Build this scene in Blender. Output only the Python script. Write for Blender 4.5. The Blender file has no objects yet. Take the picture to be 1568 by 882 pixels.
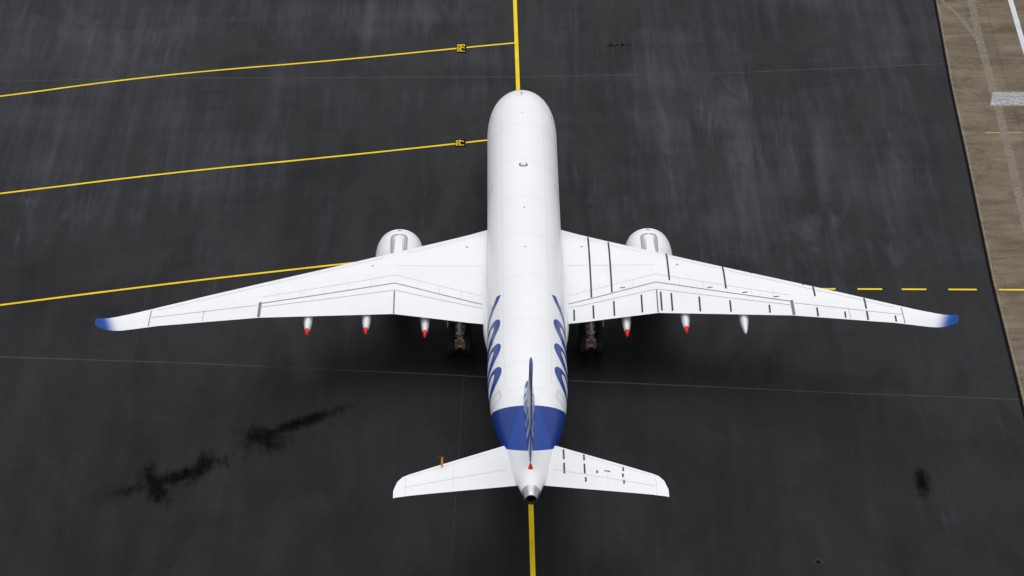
import bpy, bmesh, math, random
from mathutils import Vector
random.seed(4)
R=math.radians
scene=bpy.context.scene
# ------------------------------------------------------------------ node helpers
class NT:
    def __init__(s,name):
        s.m=bpy.data.materials.new(name); s.m.use_nodes=True
        s.t=s.m.node_tree; s.b=s.t.nodes['Principled BSDF']; s.out=s.t.nodes['Material Output']
        s.co=s.t.nodes.new('ShaderNodeTexCoord').outputs['Object']
    def n(s,typ,**k):
        nd=s.t.nodes.new(typ)
        for a,b in k.items(): setattr(nd,a,b)
        return nd
    def link(s,a,b): s.t.links.new(a,b)
    def setin(s,nd,i,v):
        if isinstance(v,bpy.types.NodeSocket): s.link(v,nd.inputs[i])
        else: nd.inputs[i].default_value=v
    def math(s,op,a,b=0.0,clamp=False):
        nd=s.n('ShaderNodeMath',operation=op); nd.use_clamp=clamp
        s.setin(nd,0,a); s.setin(nd,1,b); return nd.outputs[0]
    def sep(s,v=None):
        nd=s.n('ShaderNodeSeparateXYZ'); s.link(v or s.co,nd.inputs[0]); return nd.outputs
    def mapping(s,scale=(1,1,1),loc=(0,0,0),rot=(0,0,0),src=None):
        nd=s.n('ShaderNodeMapping'); s.link(src or s.co,nd.inputs[0])
        nd.inputs['Scale'].default_value=scale; nd.inputs['Location'].default_value=loc; nd.inputs['Rotation'].default_value=rot
        return nd.outputs[0]
    def noise(s,vec,scale,detail=4,rough=.55,dist=0):
        nd=s.n('ShaderNodeTexNoise'); s.link(vec,nd.inputs['Vector'])
        nd.inputs['Scale'].default_value=scale; nd.inputs['Detail'].default_value=detail
        nd.inputs['Roughness'].default_value=rough; nd.inputs['Distortion'].default_value=dist
        return nd.outputs['Fac']
    def rng(s,v,a,b,c=0.,d=1.,smooth=False):
        nd=s.n('ShaderNodeMapRange'); nd.clamp=True
        if smooth: nd.interpolation_type='SMOOTHSTEP'
        s.setin(nd,0,v)
        for i,x in enumerate((a,b,c,d)): nd.inputs[i+1].default_value=x
        return nd.outputs[0]
    def mix(s,f,a,b,blend='MIX'):
        nd=s.n('ShaderNodeMix',data_type='RGBA',blend_type=blend)
        s.setin(nd,0,f)
        for i,x in ((6,a),(7,b)):
            if isinstance(x,bpy.types.NodeSocket): s.link(x,nd.inputs[i])
            else: nd.inputs[i].default_value=(x[0],x[1],x[2],1)
        return nd.outputs[2]
    def ell(s,cx,cy,rx,ry,a=0):
        mp=s.n('ShaderNodeMapping',vector_type='TEXTURE'); s.link(s.co,mp.inputs[0])
        mp.inputs['Location'].default_value=(cx,cy,0); mp.inputs['Rotation'].default_value=(0,0,a); mp.inputs['Scale'].default_value=(rx,ry,1)
        ln=s.n('ShaderNodeVectorMath',operation='LENGTH'); s.link(mp.outputs[0],ln.inputs[0]); return ln.outputs['Value']
    def col(s,v):
        if isinstance(v,bpy.types.NodeSocket): s.link(v,s.b.inputs['Base Color'])
        else: s.b.inputs['Base Color'].default_value=(v[0],v[1],v[2],1)
    def bump(s,h,strength=.3,dist=.02):
        nd=s.n('ShaderNodeBump'); nd.inputs['Strength'].default_value=strength; nd.inputs['Distance'].default_value=dist
        s.link(h,nd.inputs['Height']); s.link(nd.outputs[0],s.b.inputs['Normal'])
    def set(s,**k):
        for a,b in k.items(): s.b.inputs[a.replace('_',' ')].default_value=b
        return s
def simple(name,c,rough=.5,metal=0,var=.12,scale=3):
    t=NT(name); f=t.noise(t.co,scale,3)
    t.col(t.mix(t.rng(f,.3,.7),[x*(1-var) for x in c],[min(1,x*(1+var)) for x in c]))
    t.set(Roughness=rough,Metallic=metal); return t.m
# ------------------------------------------------------------------ materials
def mat_asphalt():
    t=NT('asphalt'); X,Y,Z=t.sep()
    big=t.noise(t.mapping((1,.8,1),(13,7,0)),.045,5,.6,.8)
    mid=t.noise(t.mapping((1,.4,1),(3,-9,0)),.20,6,.62,.9)
    lanes=t.noise(t.mapping((.42,.03,1),(0,0,0),(0,0,R(1.5))),1.0,5,.62,.5)
    streak=t.noise(t.mapping((1.5,.045,1),(4,0,0),(0,0,R(2))),1.0,5,.7,.35)
    cross=t.noise(t.mapping((.05,.30,1),(1,2,0),(0,0,R(10))),1.0,5,.65,.8)
    fine=t.noise(t.co,2.6,5,.75)
    grain=t.noise(t.co,11,2,.8)
    lane=t.math('FLOOR',t.math('DIVIDE',t.math('ADD',X,t.math('MULTIPLY',Y,-.03)),5.2))
    wn=t.n('ShaderNodeTexWhiteNoise',noise_dimensions='1D'); t.link(lane,wn.inputs['W'])
    v=t.math('MULTIPLY',t.rng(big,.3,.7),.30)
    for s_,a,b,w in ((mid,.3,.7,.30),(lanes,.3,.72,.26),(streak,.35,.72,.16),(cross,.4,.75,.12),(fine,.3,.8,.08)):
        v=t.math('ADD',v,t.math('MULTIPLY',t.rng(s_,a,b),w))
    v=t.math('ADD',v,t.math('MULTIPLY',wn.outputs['Value'],.09))
    far=t.rng(t.math('ADD',Y,t.math('MULTIPLY',big,20)),-48,30,-.20,.02,True)
    v=t.math('ADD',v,far)
    sw=t.math('POWER',t.rng(t.noise(t.mapping((.42,.07,1),(9,4,0),(0,0,R(-14))),1.0,6,.66,1.5),.44,.76),1.5)
    zone=None
    for (cx,cy,rx,ry,a) in ((-38,24,14,10,0),(19,2,11,22,0),(26,-18,9,9,.2),(-40,-14,9,8,0),(5.5,-12,6,9,-.4),(33,8,4,18,0),(-14,24,14,6,0),(8,-58,4,9,0)):
        k=t.rng(t.ell(cx,cy,rx,ry,a),.1,1.25,1,0,True); zone=k if zone is None else t.math('MAXIMUM',zone,k)
    v=t.math('ADD',v,t.math('MULTIPLY',sw,t.math('ADD',t.math('MULTIPLY',zone,.40),.08)))
    v=t.math('ADD',v,t.math('MULTIPLY',zone,.05))
    c=t.n('ShaderNodeValToRGB'); e=c.color_ramp.elements
    e[0].position=.20; e[0].color=(.0026,.0026,.0034,1)
    e[1].position=1.0; e[1].color=(.042,.0425,.052,1)
    m=e.new(.60); m.color=(.0086,.0087,.0110,1)
    t.link(v,c.inputs[0]); col=c.outputs[0]
    gr=t.rng(grain,.25,.75,.62,1.38)
    mm=t.n('ShaderNodeVectorMath',operation='SCALE'); t.link(col,mm.inputs[0]); t.link(gr,mm.inputs['Scale']); col=mm.outputs[0]
    st=None; wob=t.noise(t.mapping((1.1,.45,1)),1.0,6,.8,.6)
    for (cx,cy,rx,ry,a) in ((-27.4,-53.2,1.0,2.6,.3),(-24.3,-51.2,1.0,2.4,-.3),(-19.8,-47.2,1.8,2.0,.4),(-26,-52.2,4.5,1.0,.5),(-17.4,-45.3,4.2,.8,.55),
                            (28.7,-53.6,.6,1.9,0),(9.5,18.9,1.1,.4,0)):
        d=t.math('ADD',t.ell(cx,cy,rx,ry,a),t.math('MULTIPLY',t.math('SUBTRACT',wob,.5),3.2))
        k=t.rng(d,.15,1.35,1,0,True)
        st=k if st is None else t.math('MAXIMUM',st,k)
    st=t.math('MULTIPLY',st,t.rng(fine,.2,.6,.55,.9))
    col=t.mix(st,col,(.0009,.0009,.0011))
    t.col(col)
    t.link(t.math('ADD',t.rng(mid,.3,.7,.46,.78),t.math('MULTIPLY',st,.2)),t.b.inputs['Roughness'])
    t.link(t.math('MULTIPLY',t.math('SUBTRACT',1.0,st),.17),t.b.inputs['Specular IOR Level'])
    t.bump(fine,.2,.03)
    return t.m
def mat_concrete():
    t=NT('concrete'); X,Y,Z=t.sep()
    a=t.noise(t.mapping((.12,.6,1),(0,0,0),(0,0,R(3))),1.0,6,.65,.9)
    b=t.noise(t.co,.35,5,.65,.5); f=t.noise(t.co,3,5,.8)
    v=t.math('ADD',t.math('MULTIPLY',t.rng(a,.3,.7),.42),t.math('MULTIPLY',t.rng(b,.3,.7),.33))
    v=t.math('ADD',v,t.math('MULTIPLY',t.rng(f,.3,.7),.25))
    c=t.n('ShaderNodeValToRGB'); e=c.color_ramp.elements
    e[0].position=.15; e[0].color=(.070,.053,.036,1); e[1].position=.9; e[1].color=(.235,.185,.132,1)
    t.link(v,c.inputs[0])
    br=t.n('ShaderNodeTexBrick'); t.link(t.mapping((1,1,1),(0,0,0),(0,0,R(2))),br.inputs['Vector']); br.offset=0
    br.inputs['Scale'].default_value=1; br.inputs['Mortar Size'].default_value=.03
    br.inputs['Brick Width'].default_value=7.5; br.inputs['Row Height'].default_value=7.5
    br.inputs['Color1'].default_value=(1,1,1,1); br.inputs['Color2'].default_value=(.88,.88,.86,1); br.inputs['Mortar'].default_value=(.5,.47,.42,1)
    vo=t.n('ShaderNodeTexVoronoi',feature='DISTANCE_TO_EDGE')
    dm=t.n('ShaderNodeVectorMath',operation='ADD'); nz=t.n('ShaderNodeTexNoise'); t.link(t.co,nz.inputs['Vector']); nz.inputs['Scale'].default_value=.6
    t.link(t.co,dm.inputs[0]); t.link(nz.outputs['Color'],dm.inputs[1]); t.link(dm.outputs[0],vo.inputs['Vector']); vo.inputs['Scale'].default_value=.16
    cr=t.rng(vo.outputs['Distance'],.0,.015,.72,1)
    cc=t.mix(.8,c.outputs[0],br.outputs['Color'],'MULTIPLY')
    mm=t.n('ShaderNodeVectorMath',operation='SCALE'); t.link(cc,mm.inputs[0]); t.link(cr,mm.inputs['Scale'])
    t.col(mm.outputs[0])
    t.set(Roughness=.85); t.b.inputs['Specular IOR Level'].default_value=.2
    return t.m
def mat_paint(name,c,wear=.5,a=1.0):
    t=NT(name); f=t.noise(t.co,3.0,5,.75); g=t.noise(t.co,.5,3,.5)
    t.col(t.mix(t.rng(g,.3,.7),c,[x*.82 for x in c]))
    t.set(Roughness=.75); t.b.inputs['Specular IOR Level'].default_value=.2
    al=t.math('MULTIPLY',t.rng(f,.22,.22+wear*.4,.45 if a==1 else 0,1),a)
    t.link(al,t.b.inputs['Alpha'])
    return t.m
def mat_white(name='aircraft_white_paint',band=False):
    t=NT(name); X,Y,Z=t.sep()
    a=t.noise(t.mapping((1,.25,1)),.5,4,.6); b=t.noise(t.co,5,3,.7)
    f=t.math('ADD',t.math('MULTIPLY',t.rng(a,.3,.7),.7),t.math('MULTIPLY',t.rng(b,.3,.7),.3))
    c=t.mix(f,(.785,.788,.795),(.835,.836,.84))
    if band:
        s=t.math('MULTIPLY',Y,-1)
        fr=t.math('SUBTRACT',s,t.math('SUBTRACT',55.3,t.math('MULTIPLY',t.math('SUBTRACT',8.2,Z),.95)))
        re=t.math('SUBTRACT',t.math('SUBTRACT',60.7,t.math('MULTIPLY',t.math('SUBTRACT',8.0,Z),1.7)),s)
        m=t.math('MULTIPLY',t.math('GREATER_THAN',fr,0),t.math('GREATER_THAN',re,0))
        w=t.rng(t.math('SUBTRACT',t.math('ABSOLUTE',X),t.math('MULTIPLY',t.math('SUBTRACT',s,53.5),.28)),-.02,.02)
        blue=t.mix(w,(.002,.050,.31),(.002,.032,.22))
        c=t.mix(m,c,blue)
    t.col(c); t.set(Roughness=.36); t.b.inputs['Specular IOR Level'].default_value=.3
    return t.m
def mat_wing():
    t=NT('wing_paint'); X,Y,Z=t.sep()
    ax=t.math('ABSOLUTE',X)
    a=t.noise(t.mapping((.35,1.0,1)),.5,4,.6); b=t.noise(t.mapping((3,.3,1)),1.0,3,.7)
    f=t.math('ADD',t.math('MULTIPLY',t.rng(a,.3,.7),.6),t.math('MULTIPLY',t.rng(b,.3,.7),.4))
    c=t.mix(f,(.775,.78,.79),(.835,.838,.843))
    g=t.rng(t.math('ADD',ax,t.math('MULTIPLY',Y,-.35)),45.8,47.1,0,1,True)
    c=t.mix(g,c,(.003,.075,.40))
    t.col(c); t.set(Roughness=.40); t.b.inputs['Specular IOR Level'].default_value=.3
    return t.m
def mat_fin():
    t=NT('fin_livery'); X,Y,Z=t.sep()
    w=t.n('ShaderNodeTexWave',wave_type='BANDS'); w.bands_direction='DIAGONAL'
    t.link(t.mapping((0,1,1)),w.inputs['Vector']); w.inputs['Scale'].default_value=.45; w.inputs['Distortion'].default_value=6; w.inputs['Detail'].default_value=1; w.inputs['Detail Scale'].default_value=.6
    k=t.math('MULTIPLY',t.rng(w.outputs['Fac'],.55,.6),t.rng(Z,10.5,11.5,.95,.0))
    lo=t.rng(Z,10.8,11.6,0,1); up=t.rng(Z,14.9,15.4)
    c=t.mix(k,(.003,.050,.30),(.55,.66,.80))
    c=t.mix(t.math('MULTIPLY',lo,t.math('SUBTRACT',1.0,up)),c,(.70,.73,.77))
    c=t.mix(up,c,(.004,.035,.20))
    t.col(c); t.set(Roughness=.35); return t.m
M={}
M['asph']=mat_asphalt(); M['conc']=mat_concrete()
M['yel']=mat_paint('yellow_road_paint',(.86,.60,.008),.3)
M['yel2']=mat_paint('worn_yellow_paint',(.70,.50,.10),.9,.8)
M['whp']=mat_paint('white_road_paint',(.60,.62,.65),.6)
M['pale']=mat_paint('scrubbed_concrete_mark',(.34,.29,.23),1.0,.65)
M['joint']=mat_paint('pavement_joint_filler',(.10,.10,.105),1.3,.75)
M['jointf']=mat_paint('faint_joint_filler',(.05,.05,.055),1.1,.5)
M['tyremark']=mat_paint('tyre_mark_pale',(.06,.06,.066),1.3,.38)
M['patchl']=mat_paint('asphalt_patch_pale',(.05,.05,.055),1.5,.22)
M['white']=mat_white(); M['fus']=mat_white('fuselage_livery',True); M['wing']=mat_wing(); M['fin']=mat_fin()
M['blue']=simple('livery_blue',(.002,.040,.27),.35,0,.1)
M['grey']=simple('panel_gap_grey',(.15,.16,.18),.6)
M['mgrey']=simple('recess_and_shade_grey',(.36,.37,.39),.6)
M['lgrey']=simple('pale_panel_line',(.60,.61,.63),.5)
M['black']=simple('black_tape',(.014,.018,.035),.6)
M['tyre']=simple('tyre_rubber',(.010,.010,.011),.8)
M['metal']=simple('bare_metal',(.42,.42,.44),.35,.8)
M['dmetal']=simple('dark_metal',(.03,.028,.027),.5,.6)
M['hub']=simple('wheel_hub_paint',(.62,.59,.55),.5)
M['brake']=simple('brake_copper',(.36,.16,.10),.5,.2)
M['red']=simple('red_paint',(.80,.008,.010),.45)
M['orange']=simple('orange_paint',(.90,.28,.02),.5)
M['glass']=simple('cockpit_glass',(.012,.014,.018),.12)
M['iron']=simple('cast_iron',(.004,.004,.004),.95)
M['iron'].node_tree.nodes['Principled BSDF'].inputs['Specular IOR Level'].default_value=.1
M['grass']=simple('grass',(.05,.075,.025),.9,0,.4,.2)
# ------------------------------------------------------------------ mesh helpers
def obj(name,verts,faces,mats,smooth=True,parent=None,fm=None,fixn=True,angle=None):
    me=bpy.data.meshes.new(name); me.from_pydata([tuple(v) for v in verts],[],faces)
    for m in (mats if isinstance(mats,(list,tuple)) else [mats]): me.materials.append(m)
    if fm:
        for p,i in zip(me.polygons,fm): p.material_index=i
    if fixn:
        b=bmesh.new(); b.from_mesh(me); bmesh.ops.recalc_face_normals(b,faces=b.faces); b.to_mesh(me); b.free()
    for p in me.polygons: p.use_smooth=smooth
    if angle is not None:
        try: me.set_sharp_from_angle(angle=R(angle))
        except Exception: pass
    o=bpy.data.objects.new(name,me); scene.collection.objects.link(o)
    if parent: o.parent=parent
    return o
def loft(rings,cap0=True,cap1=True,closed=True):
    v=[];f=[];n=len(rings[0])
    for r in rings: v+=list(r)
    for i in range(len(rings)-1):
        for j in range(n if closed else n-1):
            k=(j+1)%n; f.append((i*n+j,i*n+k,(i+1)*n+k,(i+1)*n+j))
    if cap0: f.append(tuple(range(n))[::-1])
    if cap1: f.append(tuple(range((len(rings)-1)*n,len(rings)*n)))
    return v,f
def join(parts):
    V=[];F=[];I=[]
    for p in parts:
        v,f=p[0],p[1]; mi=p[2] if len(p)>2 else 0
        o=len(V); V+=list(v); F+=[tuple(i+o for i in q) for q in f]; I+=[mi]*len(f)
    return V,F,I
def box(c,d,mi=0):
    x,y,z=c;a,b,e=[k/2 for k in d]
    v=[(x+i*a,y+j*b,z+k*e) for i in(-1,1) for j in(-1,1) for k in(-1,1)]
    return v,[(0,1,3,2),(4,6,7,5),(0,4,5,1),(2,3,7,6),(0,2,6,4),(1,5,7,3)],mi
def tube(p,q,r0,r1=None,n=12,mi=0):
    r1=r0 if r1 is None else r1; p=Vector(p);q=Vector(q);d=(q-p).normalized()
    u=d.orthogonal().normalized();w=d.cross(u)
    rg=[[c+u*r*math.cos(2*math.pi*k/n)+w*r*math.sin(2*math.pi*k/n) for k in range(n)] for c,r in((p,r0),(q,r1))]
    v,f=loft(rg); return v,f,mi
def pchip(T):
    xs=[t[0] for t in T]; ys=[t[1] for t in T]; n=len(xs)
    h=[xs[i+1]-xs[i] for i in range(n-1)]; d=[(ys[i+1]-ys[i])/h[i] for i in range(n-1)]
    m=[d[0]]+[0 if d[i-1]*d[i]<=0 else 2*d[i-1]*d[i]/(d[i-1]+d[i]) for i in range(1,n-1)]+[d[-1]]
    def f(x):
        x=min(max(x,xs[0]),xs[-1]); i=0
        while i<n-2 and x>xs[i+1]: i+=1
        t=(x-xs[i])/h[i]
        return ys[i]*(2*t**3-3*t**2+1)+h[i]*m[i]*(t**3-2*t*t+t)+ys[i+1]*(3*t*t-2*t**3)+h[i]*m[i+1]*(t**3-t*t)
    return f
def lin(T):
    def f(x):
        if x<=T[0][0]: return T[0][1]
        for a,b in zip(T,T[1:]):
            if x<=b[0]: return a[1]+(b[1]-a[1])*(x-a[0])/(b[0]-a[0])
        return T[-1][1]
    return f
def dens(pts,step=.4):
    o=[pts[0]]
    for a,b in zip(pts,pts[1:]):
        L=math.hypot(b[0]-a[0],b[1]-a[1]); k=max(1,int(L/step))
        for i in range(1,k+1): o.append((a[0]+(b[0]-a[0])*i/k,a[1]+(b[1]-a[1])*i/k))
    return o
def strip2(pts,w):
    L=[];Rr=[]
    for i,p in enumerate(pts):
        a=pts[max(0,i-1)];b=pts[min(len(pts)-1,i+1)]
        dx,dy=b[0]-a[0],b[1]-a[1];l=math.hypot(dx,dy) or 1
        ww=(w(i/(len(pts)-1)) if callable(w) else w)/2
        L.append((p[0]-dy/l*ww,p[1]+dx/l*ww));Rr.append((p[0]+dy/l*ww,p[1]-dx/l*ww))
    return L,Rr
def ribbon_part(pts,w,fn,step=.4,mi=0,na=1):
    # na = subdivisions across the ribbon, so that wide ribbons follow a curved skin
    L,Rr=strip2(dens(pts,step),w); n=len(L); v=[]; f=[]
    for j in range(na+1):
        t=j/na
        v+=[fn(a[0]+(b[0]-a[0])*t,a[1]+(b[1]-a[1])*t) for a,b in zip(L,Rr)]
    for j in range(na):
        f+=[(j*n+i,j*n+i+1,(j+1)*n+i+1,(j+1)*n+i) for i in range(n-1)]
    return v,f,mi
def smoothpts(pts,it=2):
    for _ in range(it):
        o=[pts[0]]
        for a,b in zip(pts,pts[1:]): o+= [(a[0]*.75+b[0]*.25,a[1]*.75+b[1]*.25),(a[0]*.25+b[0]*.75,a[1]*.25+b[1]*.75)]
        o.append(pts[-1]); pts=o
    return pts
# ------------------------------------------------------------------ ground
xs=[-9000,-1500,-300]+list(range(-100,101,20))+[300,1500,9000]
v=[(x,y,0) for y in xs for x in xs]; n=len(xs)
obj('ground',v,[(j*n+i,j*n+i+1,(j+1)*n+i+1,(j+1)*n+i) for j in range(n-1) for i in range(n-1)],M['asph'],False,fixn=False)
E=[(34.5,-150),(37.8,-43.8),(37.9,-41.5),(38.4,-25),(39.5,-3.7),(40.15,10.3),(41.3,28.6),(48,130)]
v=[]
for i,(x,y) in enumerate(E): v+=[(x,y,.006),(90,y,.006)]
obj('concrete_apron',v,[(2*i,2*i+1,2*i+3,2*i+2) for i in range(len(E)-1)],M['conc'],False,fixn=False)
obj('grass_verge',[(90.0,-150,.006),(420,-150,.006),(420,130,.006),(90,130,.006)],[(0,1,2,3)],M['grass'],False,fixn=False)
def mark(name,pts,w,mat,z=.012,step=1.5):
    v,f,_=ribbon_part(pts,w,lambda x,y:(x,y,z),step)
    return obj(name,v,f,mat,False,fixn=False)
mark('centreline_marking',[(0.05,-200),(.05,-38),(0,0),(-.1,28),(-.3,150)],.36,M['yel'],.016)
mark('taxi_lead_line',smoothpts([(-75,2.0),(-47.8,8.8),(-39.1,11.5),(-30.2,13.7),(-16.8,16.0),(-5.7,18.4),(-.2,19.5)]),.25,M['yel'])
mark('taxi_lead_line',smoothpts([(-75,-16.5),(-45.1,-9.5),(-31.3,-6.0),(-16,-3.),(-6.2,-.9),(-2.8,-.1),(0,.45)]),.25,M['yel'])
mark('taxi_lead_line',smoothpts([(-75,-36),(-42.4,-27.9),(-29,-24.7),(-21.6,-23.1),(-12.5,-21.2),(0,-18.8)]),.25,M['yel'])
pp=[]
for a,b in ((8,10.1),(11.8,13.7),(15.8,17.6),(19.7,21.6),(23.5,25.4),(27.2,29.2),(30.8,32.8),(34.6,36.9),(38.7,41.5),(43.5,46)):
    pp.append(ribbon_part([(a,-26.1-(a-23)*.02),(b,-26.1-(b-23)*.02)],.24,lambda x,y:(x,y,.014),1))
v,f,_=join(pp); obj('dashed_stand_marking',v,f,M['yel'],False,fixn=False)
v,f,_=join([ribbon_part([(a,.8),(a+1.3,.8)],.16,lambda x,y:(x,y,.014),1) for a in (41.9,43.9,45.9)]); obj('dashed_stand_marking',v,f,M['yel2'],False,fixn=False)
mark('pavement_edge_line',[(x+.18,y) for x,y in E],.07,mat_paint('faded_edge_paint',(.55,.50,.38),1.6,.8),.012)
mark('pavement_joint',[(x-.08,y) for x,y in E],.25,M['iron'],.010)
mark('pavement_joint',[(-75,11.6),(-48.2,11.9),(-34.3,12.4),(.4,12.3),(19.4,12.9),(40.2,14.6)],.17,M['joint'],.008)
mark('pavement_joint',[(-75,-33),(-41.2,-35.7),(-25.8,-36.8),(-10,-38.3),(3.2,-39.6),(11.2,-40.3),(24.7,-41.6),(37.8,-42.6)],.17,M['joint'],.008)
mark('pavement_joint',[(-28.5,12.3),(-30.2,-5.3),(-30.9,-36.9)],.14,M['jointf'],.008)
mark('pavement_joint',[(-4.9,-39.2),(-5.7,-64.4),(-6.5,-100)],.14,M['jointf'],.008)
mark('pavement_joint',[(20.5,13.0),(22.5,-26),(23,-41)],.08,M['jointf'],.008)
mark('pale_band',[(46.5,60),(44.8,28.6),(44.3,19.8),(43.8,5.0),(42.8,-14.2),(40,-60)],.75,M['pale'],.012)
mark('pale_band',smoothpts([(40.6,34),(41.8,28.6),(43.4,24.1),(44.1,18.4)]),.35,M['pale'],.016)
mark('white_edge_line',[(50.6,70),(48.7,28.5),(48.3,18.4),(47.5,-10)],.5,M['whp'],.012)
v=[(43.8,8.7,.02),(50,8.7,.02),(50,6,.02),(43.1,6,.02)]; obj('white_ground_patch',v,[(0,1,2,3)],mat_paint('faded_white_paint',(.52,.53,.55),1.1,.95),False,fixn=False)
for k,(cx,cy,r,a0,a1) in enumerate([(2,-14,11,-20,55),(3,-15,14,-25,45),(-2,-2,9,-30,60),(4,-13,17.5,-25,30),(2.5,-14.5,12.4,-20,40),(-22,26,15,230,310),(-60,40,34,-50,-10),(-61,40,38,-45,-12),(-58,42,43,-50,-20)]):
    mark('tyre_track',[(cx+r*math.cos(R(a0+(a1-a0)*i/20)),cy+r*math.sin(R(a0+(a1-a0)*i/20))) for i in range(21)],.6,M['tyremark'],.005+.001*(k%3),.7)
for (x,y,w,h,a,m) in ((14,16.5,2.0,6,.02,'patchl'),(26.5,17,1.1,9,.02,'patchl'),(-12,6,2.2,7,0,'patchl'),(7.2,-56,1.4,13,0,'patchl')):
    ca,sa=math.cos(a),math.sin(a)
    obj('asphalt_patch',[(x+dx*w/2*ca-dy*h/2*sa,y+dx*w/2*sa+dy*h/2*ca,.0035) for dx,dy in ((-1,-1),(1,-1),(1,1),(-1,1))],[(0,1,2,3)],M[m],False,fixn=False)
def stand_no(txt,x,y,size,rot):
    c=bpy.data.curves.new('t','FONT'); c.body=txt; c.size=size; c.align_x='CENTER'; c.align_y='CENTER'; c.extrude=0
    o=bpy.data.objects.new('t',c); scene.collection.objects.link(o)
    dg=bpy.context.evaluated_depsgraph_get(); me=bpy.data.meshes.new_from_object(o.evaluated_get(dg)); bpy.data.objects.remove(o)
    e=bpy.data.objects.new('stand_number_marking',None); scene.collection.objects.link(e); e.location=(x,y,0); e.rotation_euler=(0,0,rot)
    me.materials.clear(); me.materials.append(M['yel'])
    t=bpy.data.objects.new('digits',me); scene.collection.objects.link(t); t.parent=e; t.location=(0,0,.028)
    w=.30*size*len(txt)+.05; h=.42*size
    obj('black_panel',[(-w,-h,.02),(w,-h,.02),(w,h,.02),(-w,h,.02)],[(0,1,2,3)],M['iron'],False,e,fixn=False)
stand_no('P98',-5.3,18.45,1.1,R(90)); stand_no('P9',-5.3,-.65,1.1,R(90))
def disc(name,x,y,r):
    ps=[]
    for (ra,rb,z,mi) in ((0.01,r*.62,.02,0),(r*.62,r,.03,1)):
        n=28; v=[]
        for q in (ra,rb):
            v+=[(x+q*math.cos(2*math.pi*k/n),y+q*math.sin(2*math.pi*k/n),z) for k in range(n)]
        ps.append((v,[(k,(k+1)%n,n+(k+1)%n,n+k) for k in range(n)],mi))
    v,f,i=join(ps); obj(name,v,f,[M['iron'],M['tyre']],False,fm=i,fixn=False)
disc('manhole_cover',20.1,-63.1,.36); disc('manhole_cover',9.5,18.9,.38)
# ------------------------------------------------------------------ airliner
air=bpy.data.objects.new('airliner',None); scene.collection.objects.link(air)
air.location=(.07,0,0); air.rotation_euler=(0,0,-.0030)
SN=.8; S0=9.5
wt=pchip([(S0,2.96),(45,2.96),(48,2.95),(50,2.88),(53.6,2.64),(56,2.32),(58.4,1.9),(60.8,1.42),(63,1.02),(64.6,.66),(65.3,.50)])
tt=pchip([(S0,8.2),(50,8.2),(53.6,8.18),(56,8.15),(58.4,8.10),(60.8,8.03),(63,7.96),(64.6,7.88),(65.3,7.84)])
bt=pchip([(S0,2.1),(44,2.1),(48,2.4),(50,2.85),(53.6,3.8),(56,4.5),(58.4,5.15),(60.8,5.75),(63,6.3),(64.6,6.72),(65.3,6.88)])
def fus(s):
    if s<S0:
        g=1-(1-(s-SN)/(S0-SN))**2; g=max(g,1e-4)
        return 2.96*g**.54, 4.15+4.05*g**.70, 4.15-2.05*g**.5
    return wt(s),tt(s),bt(s)
def fpt(s,a,off=0):
    w,t,b=fus(s); zc=(t+b)/2;h=(t-b)/2
    return ((w+off)*math.sin(a),-s,zc+(h+off)*math.cos(a))
ss=[SN+x for x in (.001,.01,.04,.1,.2,.35,.5,.7,1,1.4,1.9,2.5,3.2,4,5,6,7,8)]+[S0+i for i in range(0,36)]+[45+.5*i for i in range(0,40)]+[65.,65.3]
NA=96
rings=[[fpt(s,2*math.pi*k/NA) for k in range(NA)] for s in ss]
v,f=loft(rings,True,False); obj('fuselage',v,f,M['fus'],True,air)
def revol(cx,cz,prof,n=40):
    return [[(cx+r*math.sin(2*math.pi*k/n),-s,cz+r*math.cos(2*math.pi*k/n)) for k in range(n)] for s,r in prof]
v1,f1=loft(revol(0,7.36,[(64.75,.63),(65.3,.51),(65.6,.44),(65.66,.40)],32),False,False)
v2,f2=loft(revol(0,7.36,[(65.66,.40),(65.62,.27),(65.2,.24),(64.9,.2)],32),False,True)
v,f,i=join([(v1,f1,0),(v2,f2,1)]); obj('tail_exhaust',v,f,[M['metal'],M['dmetal']],True,air,i)
bw=pchip([(19.5,.6),(21,2.0),(23,2.9),(26,3.28),(34,3.36),(38,3.3),(41,2.9),(43.5,2.1),(46,.8)])
bh=pchip([(19.5,.3),(21,1.2),(23,1.9),(26,2.35),(34,2.45),(38,2.4),(41,2.0),(43.5,1.3),(46,.4)])
rings=[]
for i in range(54):
    s=19.5+.5*i; rings.append([(bw(s)*math.copysign(abs(math.sin(q))**.85,math.sin(q)),-s,3.75+bh(s)*math.copysign(abs(math.cos(q))**.9,math.cos(q))) for q in [2*math.pi*k/48 for k in range(48)]])
rings=[[(x,y,max(z,1.45) if z<3.75 else 3.75+(z-3.75)*.6) for x,y,z in r] for r in rings]
v,f=loft(rings); obj('belly_fairing',v,f,M['white'],True,air)
RF=3.0
def fdec(pts,w,mi=0,off=.012,step=.25):
    wm=w(.5) if callable(w) else w
    return ribbon_part(pts,w,lambda s,q:fpt(s,q/RF,off),step,mi,10 if callable(w) else max(1,int(wm/.12)))
parts=[]
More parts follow.
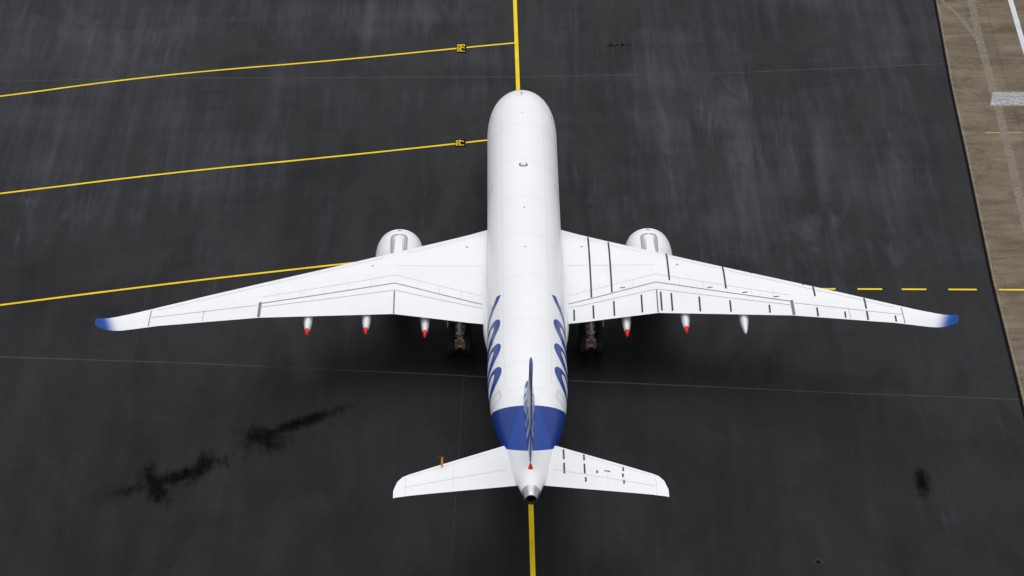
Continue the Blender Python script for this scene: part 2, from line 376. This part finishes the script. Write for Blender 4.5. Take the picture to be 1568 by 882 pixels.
def glyph(sc,side,kind,k0=0):
    off=.014+.004*k0
    if kind in 'oc':
        a0,a1=(0,360) if kind=='o' else (-30,200)
        pts=[]
        for k in range(49):
            a=R(a0+(a1-a0)*k/48)
            ls=1.12*math.cos(a); lq=1.60*math.sin(a)
            pts.append((sc+ls-.42*lq,side*(4.2-lq)))
        if kind=='o': return fdec(pts,lambda t:.42+.48*abs(math.sin(math.pi*2*t+.5)),0,off,.15)
        return fdec(pts,lambda t:1.05-.55*t,0,off,.15)
    return fdec([(sc-1.3,side*2.35),(sc-.6,side*2.75),(sc+.5,side*3.9),(sc+1.4,side*6.)],lambda t:.5+.5*t,0,off,.15)
for side in (-1,1):
    parts+=[glyph(40.2,side,'/'),glyph(43.5,side,'c'),glyph(46.9,side,'o'),glyph(50.2,side,'o')]
    parts.append(fdec([(44.4,side*3.2),(44.6,side*4.1),(43.7,side*5.4)],lambda t:.6,0,.022))
v,f,i=join(parts); obj('fuselage_lettering',v,f,M['blue'],True,air,fixn=False)
parts=[]
for side in (-1,1):
    for (s0,s1,q0,q1) in ((8.2,9.3,3.1,5.2),(20.4,21.5,3.1,5.2),(39.0,40.0,3.3,5.2),(52.2,53.3,2.55,4.4)):
        parts.append(fdec([(s0,side*q0),(s1,side*q0),(s1,side*q1),(s0,side*q1),(s0,side*q0)],.05))
for s in (5.2,12.5,18.8,25.0,31,37.2,43.6,49.5,53.0):
    parts.append(fdec([(s,-4.5),(s,4.5)],.028,1,.006))
for q in (-3.6,-1.9,1.9,3.6): parts.append(fdec([(6,q),(52,q)],.022,1,.006,1))
v,f,i=join(parts); obj('door_and_panel_seams',v,f,[M['mgrey'],M['lgrey']],True,air,i,False)
parts=[]
for side in (-1,1):
    s=10.2
    while s<51:
        if not (20<s<22 or 38.6<s<40.4):
            parts.append(fdec([(s,side*4.75),(s,side*5.1)],.24,0,.009,.12))
        s+=.56
v,f,i=join(parts); obj('cabin_windows',v,f,M['glass'],True,air,fixn=False)
parts=[]
for side in (-1,1):
    for a,b in ((.06,.62),(.70,1.2),(1.28,1.75)):
        L=[];U=[];rows=[]
        for j in range(5):
            t=j/4
            for k in range(7):
                q=a+(b-a)*k/6
                rows.append(fpt(SN+(2.95+.33*q*q)*(1-t)+(2.15+.45*q*q)*t,side*q*(1+.08*t)/1.9,.02))
        parts.append((rows,[(j*7+i,j*7+i+1,j*7+i+8,j*7+i+7) for j in range(4) for i in range(6)],0))
v,f,i=join(parts); obj('cockpit_windows',v,f,M['glass'],True,air,fixn=False)
def dome(c,r,h,mi=0,ky=1.0,n=18):
    rg=[[(c[0]+r*math.cos(a)*math.cos(2*math.pi*k/n),c[1]+ky*r*math.cos(a)*math.sin(2*math.pi*k/n),c[2]+h*math.sin(a)) for k in range(n)] for a in [0,.4,.8,1.15,1.5]]
    v,f=loft(rg,False,True); return v,f,mi
parts=[dome((0,-19.7,8.18),.27,.20,0),tube((0,-19.7,8.17),(0,-19.7,8.215),.36,.36,24,1),dome((0,-26.8,8.18),.08,.08,2),
       dome((0,-6.4,7.92),.10,.10,2),dome((0,-10.5,8.18),.05,.08,2,2.0),dome((0,-13.,8.18),.12,.06,0),dome((0,-33,8.18),.06,.08,2,2.)]
v,f,i=join(parts); obj('roof_antennas',v,f,[M['white'],M['grey'],M['mgrey']],True,air,i)
# ---- wing
def sec_tables(T):
    return {k:lin([(t[0],t[j]) for t in T]) if k in('le','te') else pchip([(t[0],t[j]) for t in T]) for j,k in ((1,'le'),(2,'te'),(3,'z'),(4,'tc'))}
WT=[(0,21.2,37.5,3.7,.12),(2.95,23.2,37.5,3.85,.125),(6.5,25.67,37.45,4.3,.115),(10.2,28.24,37.5,4.85,.11),(15.2,31.72,38.85,5.55,.105),(20.3,35.26,40.3,6.3,.10),
    (24.5,38.18,41.9,6.9,.10),(27.6,40.4,43.1,7.35,.095),(28.7,41.25,43.7,7.55,.09),(29.6,42.0,44.25,7.75,.09),(30.3,42.65,44.75,7.97,.085),(30.9,43.35,45.15,8.25,.08),(31.35,44.1,45.55,8.65,.075),(31.65,44.75,45.9,9.05,.07),(31.8,45.3,46.1,9.4,.06)]
WE=31.8
W=sec_tables(WT)
def thick(c): return 5*(.2969*math.sqrt(max(c,0))-.126*c-.3516*c*c+.2843*c**3-.1036*c**4)
def camb(c): return .018*4*c*(1-c)
CP=[0,.004,.012,.03,.06,.10,.16,.24,.33,.43,.53,.63,.73,.82,.9,.96,1]
def wing_rings(side):
    Xs=[0,1.5,2.95,4.5,6.5,8.3,10.2,12,13.6,15.2,17,18.6,20.3,22,24.5,26,27.6,28.2,28.7,29.2,29.6,30,30.3,30.6,30.9,31.15,31.35,31.5,31.65,31.73,31.8]
    rg=[]
    for X in Xs:
        le,te,z,tc=W['le'](X),W['te'](X),W['z'](X),W['tc'](X); c=te-le
        a0,a1=max(X-.05,0),min(X+.05,WE); a=math.atan((W['z'](a1)-W['z'](a0))/(a1-a0)); ring=[]
        for cc in CP: 
            h=(camb(cc)+tc*thick(cc))*c; ring.append((side*(X-h*math.sin(a)),-(le+cc*c),z+h*math.cos(a)))
        for cc in CP[::-1][1:-1]:
            h=(camb(cc)-tc*thick(cc))*c; ring.append((side*(X-h*math.sin(a)),-(le+cc*c),z+h*math.cos(a)))
        rg.append(ring)
    return rg
def wtop(X,s,off=.015):
    le,te,z,tc=W['le'](X),W['te'](X),W['z'](X),W['tc'](X); c=te-le; cc=min(max((s-le)/c,0),1)
    return z+(camb(cc)+tc*thick(cc))*c+off
FA=[(3.35,35.3),(10.2,33.8),(20.3,38.65)]; FB=[(3.35,35.75),(10.2,34.7),(20.3,39.1)]
fa=lin(FA); fb=lin(FB)
for side,nm in ((-1,'port_wing'),(1,'starboard_wing')):
    v,f=loft(wing_rings(side)); obj(nm,v,f,M['wing'],True,air,angle=50)
    def wr(pts,w,mi=0,off=.018,step=.4): return ribbon_part(pts,w,lambda X,s:(side*X,-s,wtop(X,s,off)),step,mi)
    P=[wr(FA,.08,0),wr(FB,.045,2),
       wr([(10.2,34.8),(10.2,37.45)],.10,0),wr([(20.3,38.5),(20.35,40.25)],.22,0),
       wr([(20.5,38.9),(28.2,42.3)],.045,2),wr([(28.25,41.3),(28.3,43.4)],.06,0),wr([(24.4,40.5),(24.45,41.75)],.045,2),
       wr([(3.3,25.1),(9.3,28.95)],.035,1),wr([(11.2,30.0),(27.8,41.2)],.04,1),
       wr([(3.35,34.3),(10.2,32.7),(20.2,37.8)],.035,1),wr([(3.4,30.4),(10.2,31.3)],.03,1)]
    for X in (5.0,6.7,8.4,12,13.8,15.6,17.4,19): P.append(wr([(X,fa(X)-1.1),(X,fa(X))],.03,1))
    for X in (13.2,16.1,19.1,22,25): P.append(wr([(X,W['le'](X)+.03),(X,W['le'](X)+.7)],.035,2))
    v,f,i=join(P); obj(nm+'_control_surface_gaps',v,f,[M['grey'],M['lgrey'],M['mgrey']],False,air,i,False)
    P=[dome((side*X,-s,wtop(X,s,0)),.12,.04) for X,s in ((4.6,27.6),(12.0,31.6))]
    v,f,i=join(P); obj(nm+'_orange_markers',v,f,M['orange'],True,air)
    for X,st,zt,red in ((7.8,38.9,3.55,True),(12.3,39.7,4.35,True),(16.7,40.9,5.05,side<0)):
        zw=W['z'](X); rg=[]
        s0=st-6.2
        prof=[(0,.02),(.04,.16),(.12,.30),(.3,.42),(.55,.46),(.72,.42),(.83,.31),(.90,.21),(.905,.23),(.97,.12),(1,.03)]
        for t,r in prof:
            s=s0+6.2*t; zc=(zw-.55)*(1-t**2)+zt*t**2
            rg.append([(side*X+r*.8*math.sin(2*math.pi*k/20),-s,zc+r*1.25*math.cos(2*math.pi*k/20)) for k in range(20)])
        v,f=loft(rg); fm=[(1 if (q//20)>=7 and red else 0) for q in range(len(f)-2)]+[0,1 if red else 0]
        obj(nm+'_flap_track_fairing',v,f,[M['white'],M['red']],True,air,fm)
def wr(pts,w,mi=0,off=.022,step=.4): return ribbon_part(pts,w,lambda X,s:(X,-s,wtop(X,s,off)),step,mi)
P=[]
for X in (5.15,6.75): P.append(wr([(X,W['le'](X)+.8),(X,fa(X)-.1)],.13))
for X in (11.25,15.5): P.append(wr([(X,W['le'](X)+.2),(X,fa(X)-.5)],.13))
for X in (22.1,25.7): P+= [wr([(X,W['le'](X)+.3),(X,W['le'](X)+1.9)],.13),wr([(X,W['te'](X)-1.1),(X,W['te'](X)-.1)],.13)]
for X in (3.75,5.25,6.85,9.0,10.5,11.3,13.4,15.7,18.6): P.append(wr([(X,fb(X)+.3),(X,W['te'](X)-.25)],.13))
for X in (24.1,27.7): P.append(wr([(X,W['te'](X)-.85),(X,W['te'](X)-.15)],.12))
for X in (4.4,8.2,13.3,17.6,21.4): P.append(wr([(X,W['le'](X)+.12),(X,W['le'](X)+.38)],.12))
for X in (7.6,14.3,16.9,19.2): P.append(wr([(X-.2,fa(X)-.35),(X+.2,fa(X)-.33)],.1))
v,f,i=join(P); obj('starboard_wing_tapes',v,f,M['black'],False,air,fixn=False)
# ---- tailplane
HT=[(0,56.9,63.0,6.75,.10),(1.2,58.15,63.3,6.85,.10),(8.35,62.85,65.35,7.52,.09),(8.8,63.2,65.5,7.55,.085),(9.15,63.8,65.6,7.57,.07),(9.38,64.8,65.7,7.58,.05)]
Hh=sec_tables(HT)
def htop(X,s,off=.012):
    le,te,z,tc=Hh['le'](X),Hh['te'](X),Hh['z'](X),Hh['tc'](X); c=te-le; cc=min(max((s-le)/c,0),1)
    return z+tc*thick(cc)*c+off
for side,nm in ((-1,'port_tailplane'),(1,'starboard_tailplane')):
    rg=[]
    for X in (0,1.2,3,5,7,8.35,8.6,8.8,9,9.15,9.28,9.38):
        le,te,z,tc=Hh['le'](X),Hh['te'](X),Hh['z'](X),Hh['tc'](X); c=te-le
        rg.append([(side*X,-(le+cc*c),z+tc*thick(cc)*c) for cc in CP]+[(side*X,-(le+cc*c),z-tc*thick(cc)*c) for cc in CP[::-1][1:-1]])
    v,f=loft(rg); obj(nm,v,f,M['white'],True,air,angle=50)
    def hr(pts,w,mi=0): return ribbon_part(pts,w,lambda X,s:(side*X,-s,htop(X,s)),.3,mi)
    P=[hr([(1.6,61.6),(8.6,64.5)],.03,1),hr([(8.55,63.2),(8.6,65.35)],.03,1),hr([(3,59.9),(8.3,63.2)],.025,1),hr([(5.3,61.2),(5.3,64.2)],.02,1)]
    if side>0:
        for X,a,b in ((2.35,59.3,60.6),(2.35,61.0,62.2),(3.75,60.1,60.9),(3.75,61.3,62.4),(3.8,62.8,63.3),(6.4,62.0,62.5),(6.35,62.8,63.2),(6.4,63.5,63.9),(4.6,62.2,62.5)):
            P.append(hr([(X,a),(X,b)],.12,2))
        P.append(hr([(5.1,62.3),(5.5,62.45)],.1,2))
    v,f,i=join(P); obj(nm+'_markings',v,f,[M['grey'],M['lgrey'],M['black']],False,air,i,False)
rg=[]
for t in range(13):
    s=57.0+t*.5; w=1.9*math.sin(math.pi*min(1,(t+1)/9.))**.6 if t<8 else max(.5,1.55-.2*(t-8)); w=min(w,fus(s)[0]+.35)
    rg.append([(w*math.sin(2*math.pi*k/24),-s,6.85+.42*math.cos(2*math.pi*k/24)) for k in range(24)])
v,f=loft(rg); obj('tailplane_root_fairing',v,f,M['white'],True,air)
zt=htop(6.1,61.75,0)
v,f,i=join([tube((-6.1,-61.75,zt-.02),(-6.1,-61.75,zt+.75),.08,.07,10,0),box((-6.25,-61.75,zt+.8),(.36,.08,.09),1)]); obj('tailplane_probe',v,f,[M['orange'],M['dmetal']],True,air,i,angle=40)
# ---- fin
FT=[(7.6,50.2,62.35,.055),(8.05,51.4,62.4,.07),(8.6,53.6,62.55,.078),(9.4,55.0,62.8,.07),(11,56.6,63.35,.055),(13,58.55,64.05,.05),(15,60.5,64.75,.055),(16.4,61.85,65.2,.075),(16.8,62.4,65.35,.075),(17.0,63.0,65.4,.05)]
fl=lin([(t[0],t[1]) for t in FT]);ft=lin([(t[0],t[2]) for t in FT]);fc=lin([(t[0],t[3]) for t in FT])
rg=[]
for z in (7.6,8.05,8.3,8.6,9,9.4,10,11,12,13,14,15,15.8,16.4,16.6,16.8,16.92,17.0):
    le,te,tc=fl(z),ft(z),fc(z);c=te-le
    rg.append([(tc*thick(cc)*c+(.02 if cc>.9 else 0),-(le+cc*c),z) for cc in CP]+[(-tc*thick(cc)*c-(.02 if cc>.9 else 0),-(le+cc*c),z) for cc in CP[::-1][1:-1]])
v,f=loft(rg); obj('vertical_fin',v,f,M['fin'],True,air,angle=50)
rd=[]
for side in (-1,1):
    for fr,w,mi in ((.70,.06,0),(.45,.05,0)):
        vv=[];zs=[8.7+(16.3-8.7)*i/24 for i in range(25)]
        for z in zs:
            le,te,tc=fl(z),ft(z),fc(z);c=te-le
            for d in (-w/2,w/2):
                cc=min(fr+d/c,.999); vv.append((side*(tc*thick(cc)*c+.012),-(le+cc*c),z))
        rd.append((vv,[(2*i,2*i+1,2*i+3,2*i+2) for i in range(24)],mi))
zs=[8.3+(16.5-8.3)*i/16 for i in range(17)]; vv=[]
for z in zs: vv+=[(-.05,-ft(z)-.012,z),(.05,-ft(z)-.012,z)]
rd.append((vv,[(2*i,2*i+1,2*i+3,2*i+2) for i in range(16)],1))
v,f,i=join(rd); obj('rudder_lines',v,f,[M['lgrey'],M['grey']],False,air,i,False)
v,f,_=tube((0,-62.75,7.9),(0,-62.75,8.4),.2,.03,14); obj('tail_beacon',v,f,M['red'],True,air,angle=40)
# ---- engines
for side,nm in ((-1,'port_engine'),(1,'starboard_engine')):
    cx=side*10.1; cz=2.62
    outer=[(23.4,1.56),(23.45,1.66),(23.65,1.77),(24.1,1.87),(24.9,1.95),(26,1.97),(27,1.9),(28,1.74),(28.9,1.52),(29.1,1.46)]
    inner=[(29.1,1.46),(28.6,1.40),(27,1.35),(26.5,1.2)]
    lip=[(23.65,1.775),(23.43,1.67),(23.37,1.6),(23.4,1.52),(23.7,1.46),(24.4,1.48)]
    duct=[(24.4,1.48),(25.2,1.5),(25.25,.4),(24.9,.32),(24.55,.12),(24.5,.01)]
    core=[(27,1.0),(28.5,.95),(29.6,.72),(30.2,.6),(30.2,.4),(30.9,.2),(31.2,.02)]
    P=[]
    for pr,mi in ((outer[2:],0),(lip,1),(duct,2),(inner,2),(core,1)):
        v,f=loft(revol(cx,cz,pr,56),False,False); P.append((v,f,mi))
    for k in range(22):
        a=2*math.pi*k/22; b=a+.16
        P.append(([(cx+.4*math.sin(a),-25.05,cz+.4*math.cos(a)),(cx+1.47*math.sin(a-.05),-24.95,cz+1.47*math.cos(a-.05)),(cx+1.47*math.sin(b+.05),-25.2,cz+1.47*math.cos(b+.05)),(cx+.4*math.sin(b),-25.2,cz+.4*math.cos(b))],[(0,1,2,3)],1))
    v,f,i=join(P); obj(nm,v,f,[M['white'],M['metal'],M['dmetal']],True,air,i)
    rg=[]
    for s,w,zb,ztp in ((24.9,.12,4.3,4.62),(25.3,.26,4.3,4.74),(26.2,.34,4.2,4.88),(27.4,.38,4.0,5.02),(28.6,.40,3.6,5.16),(30,.40,3.3,5.1),(33,.3,3.6,4.9),(35,.1,4.1,4.6)):
        rg.append([(cx+x*w,-s,z) for x,z in ((-1,zb),(-1,ztp-.14),(-.8,ztp-.03),(0,ztp),(.8,ztp-.03),(1,ztp-.14),(1,zb))])
    v,f=loft(rg); obj(nm+'_pylon',v,f,M['white'],True,air,angle=35)
    ro=lin(outer)
    def npt(s,q,off=.012):
        r=ro(s)+off; a=q/1.95; return (cx+r*math.sin(a),-s,cz+r*math.cos(a))
    P=[ribbon_part([(28.4,-.66),(25.1,-.66),(24.75,-.54),(24.75,.54),(25.1,.66),(28.4,.66)],.06,npt,.2,0),
       ribbon_part([(28.4,-.51),(24.95,-.51)],.24,npt,.2,2),ribbon_part([(28.4,.51),(24.95,.51)],.24,npt,.2,2),ribbon_part([(24.88,-.5),(24.88,.5)],.2,npt,.1,2),  # broad grey strips paint in the shade around the pylon foot
       ribbon_part([(24.15,-3.),(24.15,3.)],.03,npt,.2,1),ribbon_part([(23.95,-.13),(23.95,.13)],.18,npt,.1,0),
       ribbon_part([(26.9,-3.),(26.9,-.7)],.04,npt,.2,1),ribbon_part([(26.9,.7),(26.9,3.)],.04,npt,.2,1)]
    v,f,i=join(P); obj(nm+'_cowl_seams_and_pylon_shade',v,f,[M['grey'],M['lgrey'],M['mgrey']],False,air,i,False)
# ---- landing gear
def wheel(x,y,r,w,ps):
    n=30
    prof=[(-w/2,r*.55),(-w/2,r*.86),(-w*.40,r*.96),(-w*.2,r),(w*.2,r),(w*.40,r*.96),(w/2,r*.86),(w/2,r*.55)]
    rg=[[(x+dx,y+q*math.cos(2*math.pi*k/n),r+q*math.sin(2*math.pi*k/n)) for k in range(n)] for dx,q in prof]
    v,f=loft(rg,False,False); ps.append((v,f,0))
    ps.append(tube((x-w*.42,y,r),(x+w*.42,y,r),r*.56,None,20,1))
for side,nm in ((-1,'port_main_gear'),(1,'starboard_main_gear')):
    x=side*5.15;P=[]
    for yy in (-33.4,-35.45):
        for dx in (-.66,.66): wheel(x+dx,yy,.71,.46,P)
        P.append(tube((x-.7,yy,.71),(x+.7,yy,.71),.13,None,12,1))
        for sg in (-1,1):
            P.append(tube((x+sg*.40,yy,.71),(x+sg*.17,yy,.71),.44,.38,18,3)); P.append(tube((x+sg*.17,yy,.71),(x+sg*.12,yy,.71),.28,.28,14,1))
            P.append(box((x+sg*.26,yy-.1,1.18),(.18,.22,.08),1))
    P+= [tube((x,-33.2,.74),(x,-35.65,.74),.17,.15,14,1),tube((x,-34.4,.7),(x,-34.2,2.2),.17,.2,16,1),tube((x,-34.2,2.2),(x,-33.9,4.1),.28,.3,16,2),
         tube((x,-34.6,1.0),(x,-35.2,1.9),.09,None,8,2),tube((x,-35.2,1.9),(x,-34.3,2.6),.09,None,8,2),tube((x,-34,2.4),(side*3.2,-34,3.2),.11,None,10,2),
         tube((x,-34,2.3),(x,-31.5,3.9),.10,None,10,2),box((x,-35.0,1.05),(.26,.4,.12),1),box((x,-34.5,1.2),(.62,.14,.12),2),box((x,-35.78,1.0),(.5,.1,.12),3),box((x-.1,-34.8,1.12),(.6,.12,.1),3),
         tube((x-.18,-35.7,.95),(x-.18,-34.2,1.2),.045,None,8,4),tube((x+.18,-35.7,.95),(x+.18,-34.2,1.2),.045,None,8,2),box((x+.2,-35.7,.9),(.14,.14,.14),4)]
    P.append(box((x+side*.95,-34,2.9),(.06,2.0,1.7),2))
    v,f,i=join(P); obj(nm,v,f,[M['tyre'],M['hub'],M['white'],M['brake'],M['orange']],True,air,i,angle=35)
P=[]
for dx in(-.35,.35): wheel(dx,-4.9,.52,.36,P)
P+=[tube((-.4,-4.9,.52),(.4,-4.9,.52),.08,None,10,1),tube((0,-4.9,.5),(0,-4.7,2.6),.13,.17,14,1),tube((0,-4.8,1.4),(0,-6.4,2.5),.07,None,10,1),box((.5,-4.6,1.9),(.04,1.6,.8),2),box((-.5,-4.6,1.9),(.04,1.6,.8),2)]
v,f,i=join(P); obj('nose_gear',v,f,[M['tyre'],M['metal'],M['white']],True,air,i,angle=35)
# ------------------------------------------------------------------ light
wld=bpy.data.worlds.new('World'); scene.world=wld; wld.use_nodes=True
nt=wld.node_tree; bg=nt.nodes['Background']
sky=nt.nodes.new('ShaderNodeTexSky'); sky.sky_type='NISHITA'; sky.sun_disc=False
EL,AZ=76,5
sky.sun_elevation=R(EL); sky.sun_rotation=R(AZ); sky.air_density=1.0; sky.dust_density=2.5; sky.ozone_density=1.0
hs=nt.nodes.new('ShaderNodeHueSaturation'); hs.inputs['Saturation'].default_value=.25
nt.links.new(sky.outputs[0],hs.inputs['Color']); nt.links.new(hs.outputs[0],bg.inputs[0]); bg.inputs[1].default_value=.15
sd=bpy.data.lights.new('sun','SUN'); sd.energy=1.15; sd.angle=R(80); sd.color=(1,.985,.96)
so=bpy.data.objects.new('sun',sd); scene.collection.objects.link(so)
d=Vector((math.sin(R(AZ))*math.cos(R(EL)),math.cos(R(AZ))*math.cos(R(EL)),math.sin(R(EL))))
so.rotation_euler=d.to_track_quat('Z','Y').to_euler(); so.location=(0,0,80)
# ------------------------------------------------------------------ camera
cam=bpy.data.cameras.new('camera'); cam.lens=97.69; cam.sensor_width=36; cam.clip_end=30000; cam.clip_start=1
co=bpy.data.objects.new('camera',cam); scene.collection.objects.link(co)
co.location=(-3.12,-219.7,117.5); co.rotation_euler=(R(90-31.2),0,R(-.63))
scene.camera=co
scene.view_settings.view_transform='Standard'; scene.view_settings.look='None'; scene.view_settings.exposure=0
